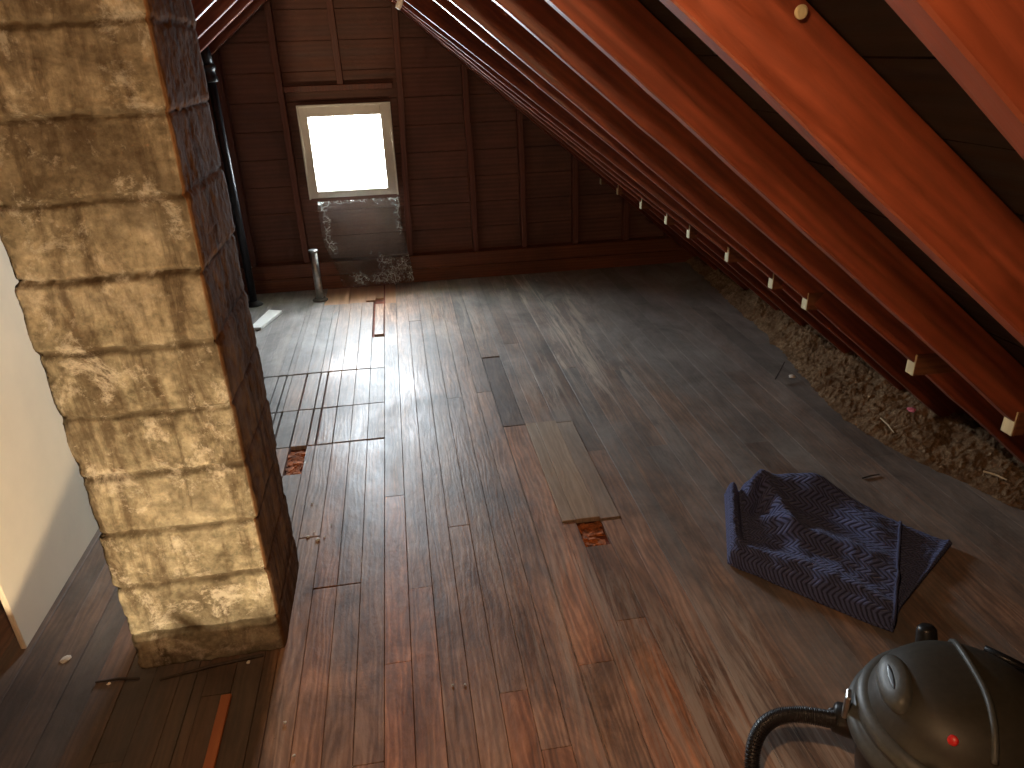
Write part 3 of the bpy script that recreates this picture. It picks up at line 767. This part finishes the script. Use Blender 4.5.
def hf(u, v):
    e = sm(0, .05, v) * sm(0, .06, 1 - v) * sm(0, .035, u)
    h = .022 + .018 * e
    h += .045 * math.exp(-((u - .08) / .062) ** 2) * sm(-.06, .20, v) * sm(0, .04, u) * (1 - .5 * sm(.7, 1, v))      # rolled left cuff
    h -= .034 * math.exp(-((u - .165 - .02 * v) / .025) ** 2) * (1 - sm(.55, .8, v))
    h += .070 * math.exp(-((u - .30) / .12) ** 2 - ((v - .12) / .13) ** 2)
    h += .045 * math.exp(-((u - .60) / .13) ** 2 - ((v - .06) / .10) ** 2)
    h += .050 * math.exp(-((u - .42 - .25 * (v - .3)) / .055) ** 2) * math.exp(-((v - .35) / .28) ** 2)
    h += .030 * math.exp(-((v - .52 - .25 * (u - .5) + .05 * math.sin(u * 9)) / .06) ** 2) * sm(.1, .25, u)
    h -= .045 * math.exp(-((u - .28) / .08) ** 2 - ((v - .36) / .12) ** 2)
    h -= .040 * math.exp(-((u - .68) / .16) ** 2 - ((v - .33) / .10) ** 2)
    h += .020 * math.exp(-((v - .86) / .07) ** 2) * sm(.05, .2, u)
    h += e * (.012 * fbm((u * 5, v * 5, 3), 3) + .004 * fbm((u * 17, v * 17, 1), 3))
    h = h * (.35 + .65 * sm(0, .05, v) * sm(0, .05, 1 - v))
    return max(.012, h * (1 - .25 * sm(.85, 1, u)))
mb, uv = sheet('top', far, near, 150, 110, hf, (1.0, 1.0)); o_ = mb.build('upper_fold', m_towel, smooth=True); add_uv(o_, uv); rel(o_, tw)
far2 = [(1.60, 1.93), (1.66, 1.86), (1.71, 1.80), (1.765, 1.742)]; near2 = [(1.27, 1.47), (1.325, 1.435), (1.375, 1.475), (1.45, 1.525)]
far2 = [(1.62, 1.95), (1.68, 1.868), (1.72, 1.805), (1.765, 1.745)]; near2 = [(1.28, 1.49), (1.33, 1.455), (1.37, 1.475), (1.40, 1.50)]
hf2 = lambda u, v: .0125 + .006 * fbm((u * 4, v * 5, 8), 3) + .010 * math.exp(-((u - .93) / .05) ** 2)
mb, uv = sheet('low', far2, near2, 50, 90, hf2, (.3, 1.0)); o_ = mb.build('lower_fold', m_towel, smooth=True); add_uv(o_, uv); rel(o_, tw)
# hem along the overlap
b = MB(); pts = []
for i in range(40):
    v = .02 + .96 * i / 39; p = catmull(far, 1.0).lerp(catmull(near, 1.0), v); pts.append((p[0] - .004, p[1] + .002, hf(1.0, v) + .002))
b.tube(pts, .0055, 8); o_ = b.build('hem', m_towel, smooth=True); add_uv(o_, [(v_.co[0] * 9, .1) for v_ in o_.data.vertices]); rel(o_, tw)

# ---------------------------------------------------------------- shop vacuum
V = Vector((1.072, .918, 0))
vc = empty('vacuum_cleaner', V); setp(vc, 'dark canister vacuum cleaner with domed lid and black hose in the front corner', 'vacuum cleaner')
vc.scale = (.97, .97, 1.08)
wl = lambda x, y, z: ((x - V[0]) / .97, (y - V[1]) / .97, z / 1.08)
def vpart(b, name, mat, label=None, smooth=True):
    o = b.build(name, mat, vc, smooth=smooth)
    if label: o['label'] = label
    return o
b = MB(); b.lathe([(.02, .045), (.155, .045), (.172, .052), (.180, .07), (.196, .19), (.200, .205)], 72); vpart(b, 'drum', m_vacd)
b = MB(); b.lathe([(.196, .198), (.214, .200), (.222, .206), (.224, .216), (.222, .228), (.212, .234), (.206, .236), (.203, .242), (.208, .246), (.211, .256), (.206, .268), (.196, .274), (.19, .276)], 96)
vpart(b, 'rim', m_vacg, 'grey stepped rim of the lid')
b = MB(); b.lathe([(.19, .270), (.187, .278), (.183, .290), (.176, .306), (.160, .326), (.136, .345), (.105, .359), (.07, .367), (.03, .370), (.003, .3705)], 96); vpart(b, 'lid_dome', m_vac)
# lens-shaped carry grip with a dark slot, on the left shoulder
def lens(name, mat, a0, ru, rv, lift, thick, th0=.62, label=None, n=48):
    # a0 azimuth, th0 radius position; ellipse laid on the shoulder
    b = MB(); ca, sa = math.cos(a0), math.sin(a0)
    c = Vector((ca * .150, sa * .150, .335)); nrm = Vector((ca * .60, sa * .60, .80)).normalized(); tan = Vector((-sa, ca, 0)); rad = nrm.cross(tan).normalized()
    c = c + nrm * lift; vs = []; fs = []; ks = [(1.0, -.02), (1.0, 0), (.93, thick * .6), (.80, thick), (.4, thick * 1.1)]
    for (k, h) in ks:
        for i in range(n): a = 2 * math.pi * i / n; vs.append(c + tan * (ru * k * math.cos(a)) + rad * (rv * k * math.sin(a)) + nrm * h)
    for r in range(len(ks) - 1):
        for i in range(n): i2 = (i + 1) % n; fs.append((r * n + i, r * n + i2, (r + 1) * n + i2, (r + 1) * n + i))
    fs.append(tuple((len(ks) - 1) * n + i for i in range(n)))
    b.add(vs, fs); return vpart(b, name, mat, label)
AZ = math.radians(156)
g = lens('carry_grip', m_vacg, AZ, .078, .036, -.008, .016)
g2 = lens('grip_slot', m_vacd, AZ, .036, .0065, .0092, .0012, label='dark slot of the carry grip')
# raised curved rib across the dome
b = MB(); pts = []
def domez(r_):
    pr = [(0, .3705), (.03, .370), (.07, .367), (.105, .359), (.136, .345), (.160, .326), (.176, .306), (.183, .290), (.187, .278)]
    for (a_, p_), (b_, q_) in zip(pr[:-1], pr[1:]):
        if r_ <= b_: return p_ + (q_ - p_) * (r_ - a_) / (b_ - a_)
    return .27
for i in range(50):
    q = catmull([(.080, .155, 0), (.055, .12, 0), (.03, .067, 0), (0, -.026, 0), (-.03, -.09, 0), (-.065, -.15, 0)], i / 49)
    pts.append((q[0], q[1], domez(math.hypot(q[0], q[1])) + .001))
b.tube(pts, .007, 10); vpart(b, 'lid_rib', m_vacg, 'pale curved rib across the dome')
# red switch
ang = math.radians(-140); r = .150
b = MB(); b.lathe([(.010, 0), (.010, .004), (.007, .006)], 20); o_ = vpart(b, 'switch', m_redp, 'small red round switch'); o_.location = (math.cos(ang) * r, math.sin(ang) * r, .333); o_.rotation_euler = (math.radians(18), math.radians(-42), 0)
b = MB(); b.box(-.03, .03, -.006, .006, 0, .012, .003); o_ = vpart(b, 'glint', m_glint, 'modelled orange glint at the front of the rim', smooth=False); o_.location = (-.160, -.128, .272); o_.rotation_euler = (0, 0, math.radians(-51))  # bar added to stand for the orange reflection on the lid edge
# hose inlet and hose
ia = math.radians(145); ip = Vector((math.cos(ia) * .195, math.sin(ia) * .195, .165)); idr = Vector((math.cos(ia), math.sin(ia), .0))
b = MB(); b.tube([ip - idr * .03, ip + idr * .02, ip + idr * .045, ip + idr * .05], [.036, .036, .033, .026], 28); vpart(b, 'hose_inlet', m_vacd)
b = MB(); q0 = ip + idr * .045
ctrl = [tuple(q0), wl(.868, 1.040, .185), wl(.801, 1.066, .185), wl(.748, 1.084, .160), wl(.712, 1.080, .11), wl(.690, 1.040, .055), wl(.685, .96, .024), wl(.70, .80, .022)]
pts = []; rr = []
for i in range(420):
    t = i / 419; p = catmull(ctrl, t); pts.append(tuple(p)); rr.append(.0175 + .0022 * math.sin(i * 2 * math.pi / 3.5))
b.tube(pts, rr, 16); vpart(b, 'hose', m_hose)
# clip on the rim, casters, rear pipe
b = MB(); b.box(-.006, .006, -.016, .016, -.03, .03, .003); o_ = vpart(b, 'rim_clip', m_galv, 'metal clip on the lid rim', smooth=False); o_.location = (math.cos(ia + .12) * .225, math.sin(ia + .12) * .225, .235); o_.rotation_euler = (0, 0, ia)
for i, a in enumerate((60, 150, 240, 330)):
    a = math.radians(a + 27); b = MB(); px, py = math.cos(a) * .20, math.sin(a) * .20
    b.tube([(px * .7, py * .7, .062), (px, py, .060), (px * 1.1, py * 1.1, .05)], [.02, .024, .018], 16); 
    cst = vpart(b, 'caster_foot', m_vacg)
    b = MB(); d = Vector((-math.sin(a), math.cos(a), 0)) * .011; c = Vector((px * 1.08, py * 1.08, .0235))
    b.tube([c - d, c - d * .7, c + d * .7, c + d], [.018, .0225, .0225, .018], 22); o_ = b.build('caster_wheel', m_vacd, cst, smooth=True)
b = MB(); b.tube([(.09, .185, .10), (.10, .232, .22), (.10, .248, .268), (.10, .250, .276)], [.028, .027, .023, .016], 24); vpart(b, 'exhaust_port', m_vacd, 'dark upright port behind the lid')
# wand lying to the right of the canister
nz_ = empty('floor_nozzle', (1.50, 1.10, 0)); setp(nz_, 'black vacuum attachment with a metal clip at the right edge beside the canister', 'nozzle')
b = MB(); b.tube([(1.44, 1.235, .10), (1.475, 1.19, .095), (1.53, 1.12, .085)], [.010, .012, .012], 14); rel(b.build('prong', m_vacd, smooth=True), nz_)
b = MB(); b.tube([(1.40, 1.185, .11), (1.45, 1.16, .10), (1.53, 1.10, .085)], [.010, .012, .012], 14); rel(b.build('prong', m_vacd, smooth=True), nz_)
b = MB(); b.box(1.36, 1.62, .98, 1.13, .001, .12, .015); rel(b.build('nozzle_body', m_vacd), nz_)

# ---------------------------------------------------------------- small litter
def crumb(x, y, s, name, mat, label, cat, group=None, z=.0015, fl=.5):
    b = MB(); vs = []; n = 7
    for k, (rr, h) in enumerate(((1, 0), (.9, .6), (.4, 1))):
        for i in range(n): a = 2 * math.pi * i / n; q = s * rr * random.uniform(.6, 1.3); vs.append((q * math.cos(a), q * math.sin(a), h * s * fl))
    fs = []
    for k in range(2):
        for i in range(n): i2 = (i + 1) % n; fs.append((k * n + i, k * n + i2, (k + 1) * n + i2, (k + 1) * n + i))
    fs.append(tuple(2 * n + i for i in range(n))); fs.append(tuple(range(n))[::-1]); b.add(vs, fs)
    return thing_mesh(b, name, mat, label, cat, group, loc=(x, y, z))
for (x, y, s) in [(-.445, 2.244, .007), (-.407, 2.218, .009), (-.385, 2.23, .005), (-.425, 2.27, .004), (-.428, 1.427, .005), (-.393, 1.321, .005), (-.45, 2.46, .005), (-.56, 1.66, .007), (-.365, 2.30, .004), (.02, 1.467, .004), (.054, 1.463, .004), (1.256, 1.60, .004)]:
    crumb(x, y, s, 'plaster_crumb', m_crumb, 'tiny pale plaster crumb lying loose on the floorboards', 'crumb', 'plaster crumbs on the floor')
crumb(-1.099, 1.778, .016, 'paper_scrap', m_crumb, 'largest white scrap on the dark floor near the cream wall', 'scrap', fl=.3)
crumb(-.941, 1.654, .007, 'paper_scrap', m_crumb, 'small white scrap on the dark floor left of the chimney base', 'scrap', fl=.3)
crumb(1.885, 3.06, .020, 'foam_scrap', m_crumb, 'white foam scrap at the edge of the insulation', 'scrap', z=.045)
crumb(2.10, 2.46, .018, 'foam_scrap', m_pink, 'small pink foam scrap on the insulation', 'scrap', z=.13)
def stick(p, q, r, name, mat, label, cat):
    b = MB(); p = Vector(p); q = Vector(q); m_ = (p + q) / 2 + Vector((.004, .003, .002)); b.tube([p, m_, q], [r, r, r * .7], 6); return thing_mesh(b, name, mat, label, cat)
stick((1.99, 2.50, .085), (1.99, 2.40, .065), .003, 'straw', m_straw, 'pale straw on the insulation left of the pink scrap', 'straw')
stick((2.10, 2.03, .085), (2.14, 1.96, .085), .004, 'straw', m_straw, 'pale straw at the right end of the insulation', 'straw')
stick((1.82, 3.10, .02), (1.93, 3.22, .055), .003, 'splinter', m_twig, 'dark wood splinter sticking out of the insulation', 'splinter')
stick((1.72, 2.19, .004), (1.80, 2.20, .004), .003, 'splinter', m_twig, 'dark splinter on the grey floor just beyond the towel', 'splinter')
stick((-.86, 1.655, .004), (-.98, 1.665, .004), .004, 'splinter', m_twig, 'dark splinter at the left front corner of the chimney', 'splinter')
stick((-.52, 1.68, .004), (-.80, 1.64, .004), .005, 'splinter', m_twig, 'long dark splinter along the front foot of the chimney', 'splinter')
# bulb holder above the camera
bh = empty('lamp_holder', BULB + Vector((0, 0, .05))); setp(bh, 'bare lamp holder hanging from the ridge above the camera', 'lamp')
b = MB(); b.lathe([(.014, .0), (.02, .002), (.02, .04), (.012, .05), (.006, .055)], 20); b.build('socket', m_black, bh, smooth=True)
b = MB(); b.tube([(0, 0, .05), (0, 0, .14)], .003, 8); b.build('cord', m_black, bh, smooth=True)
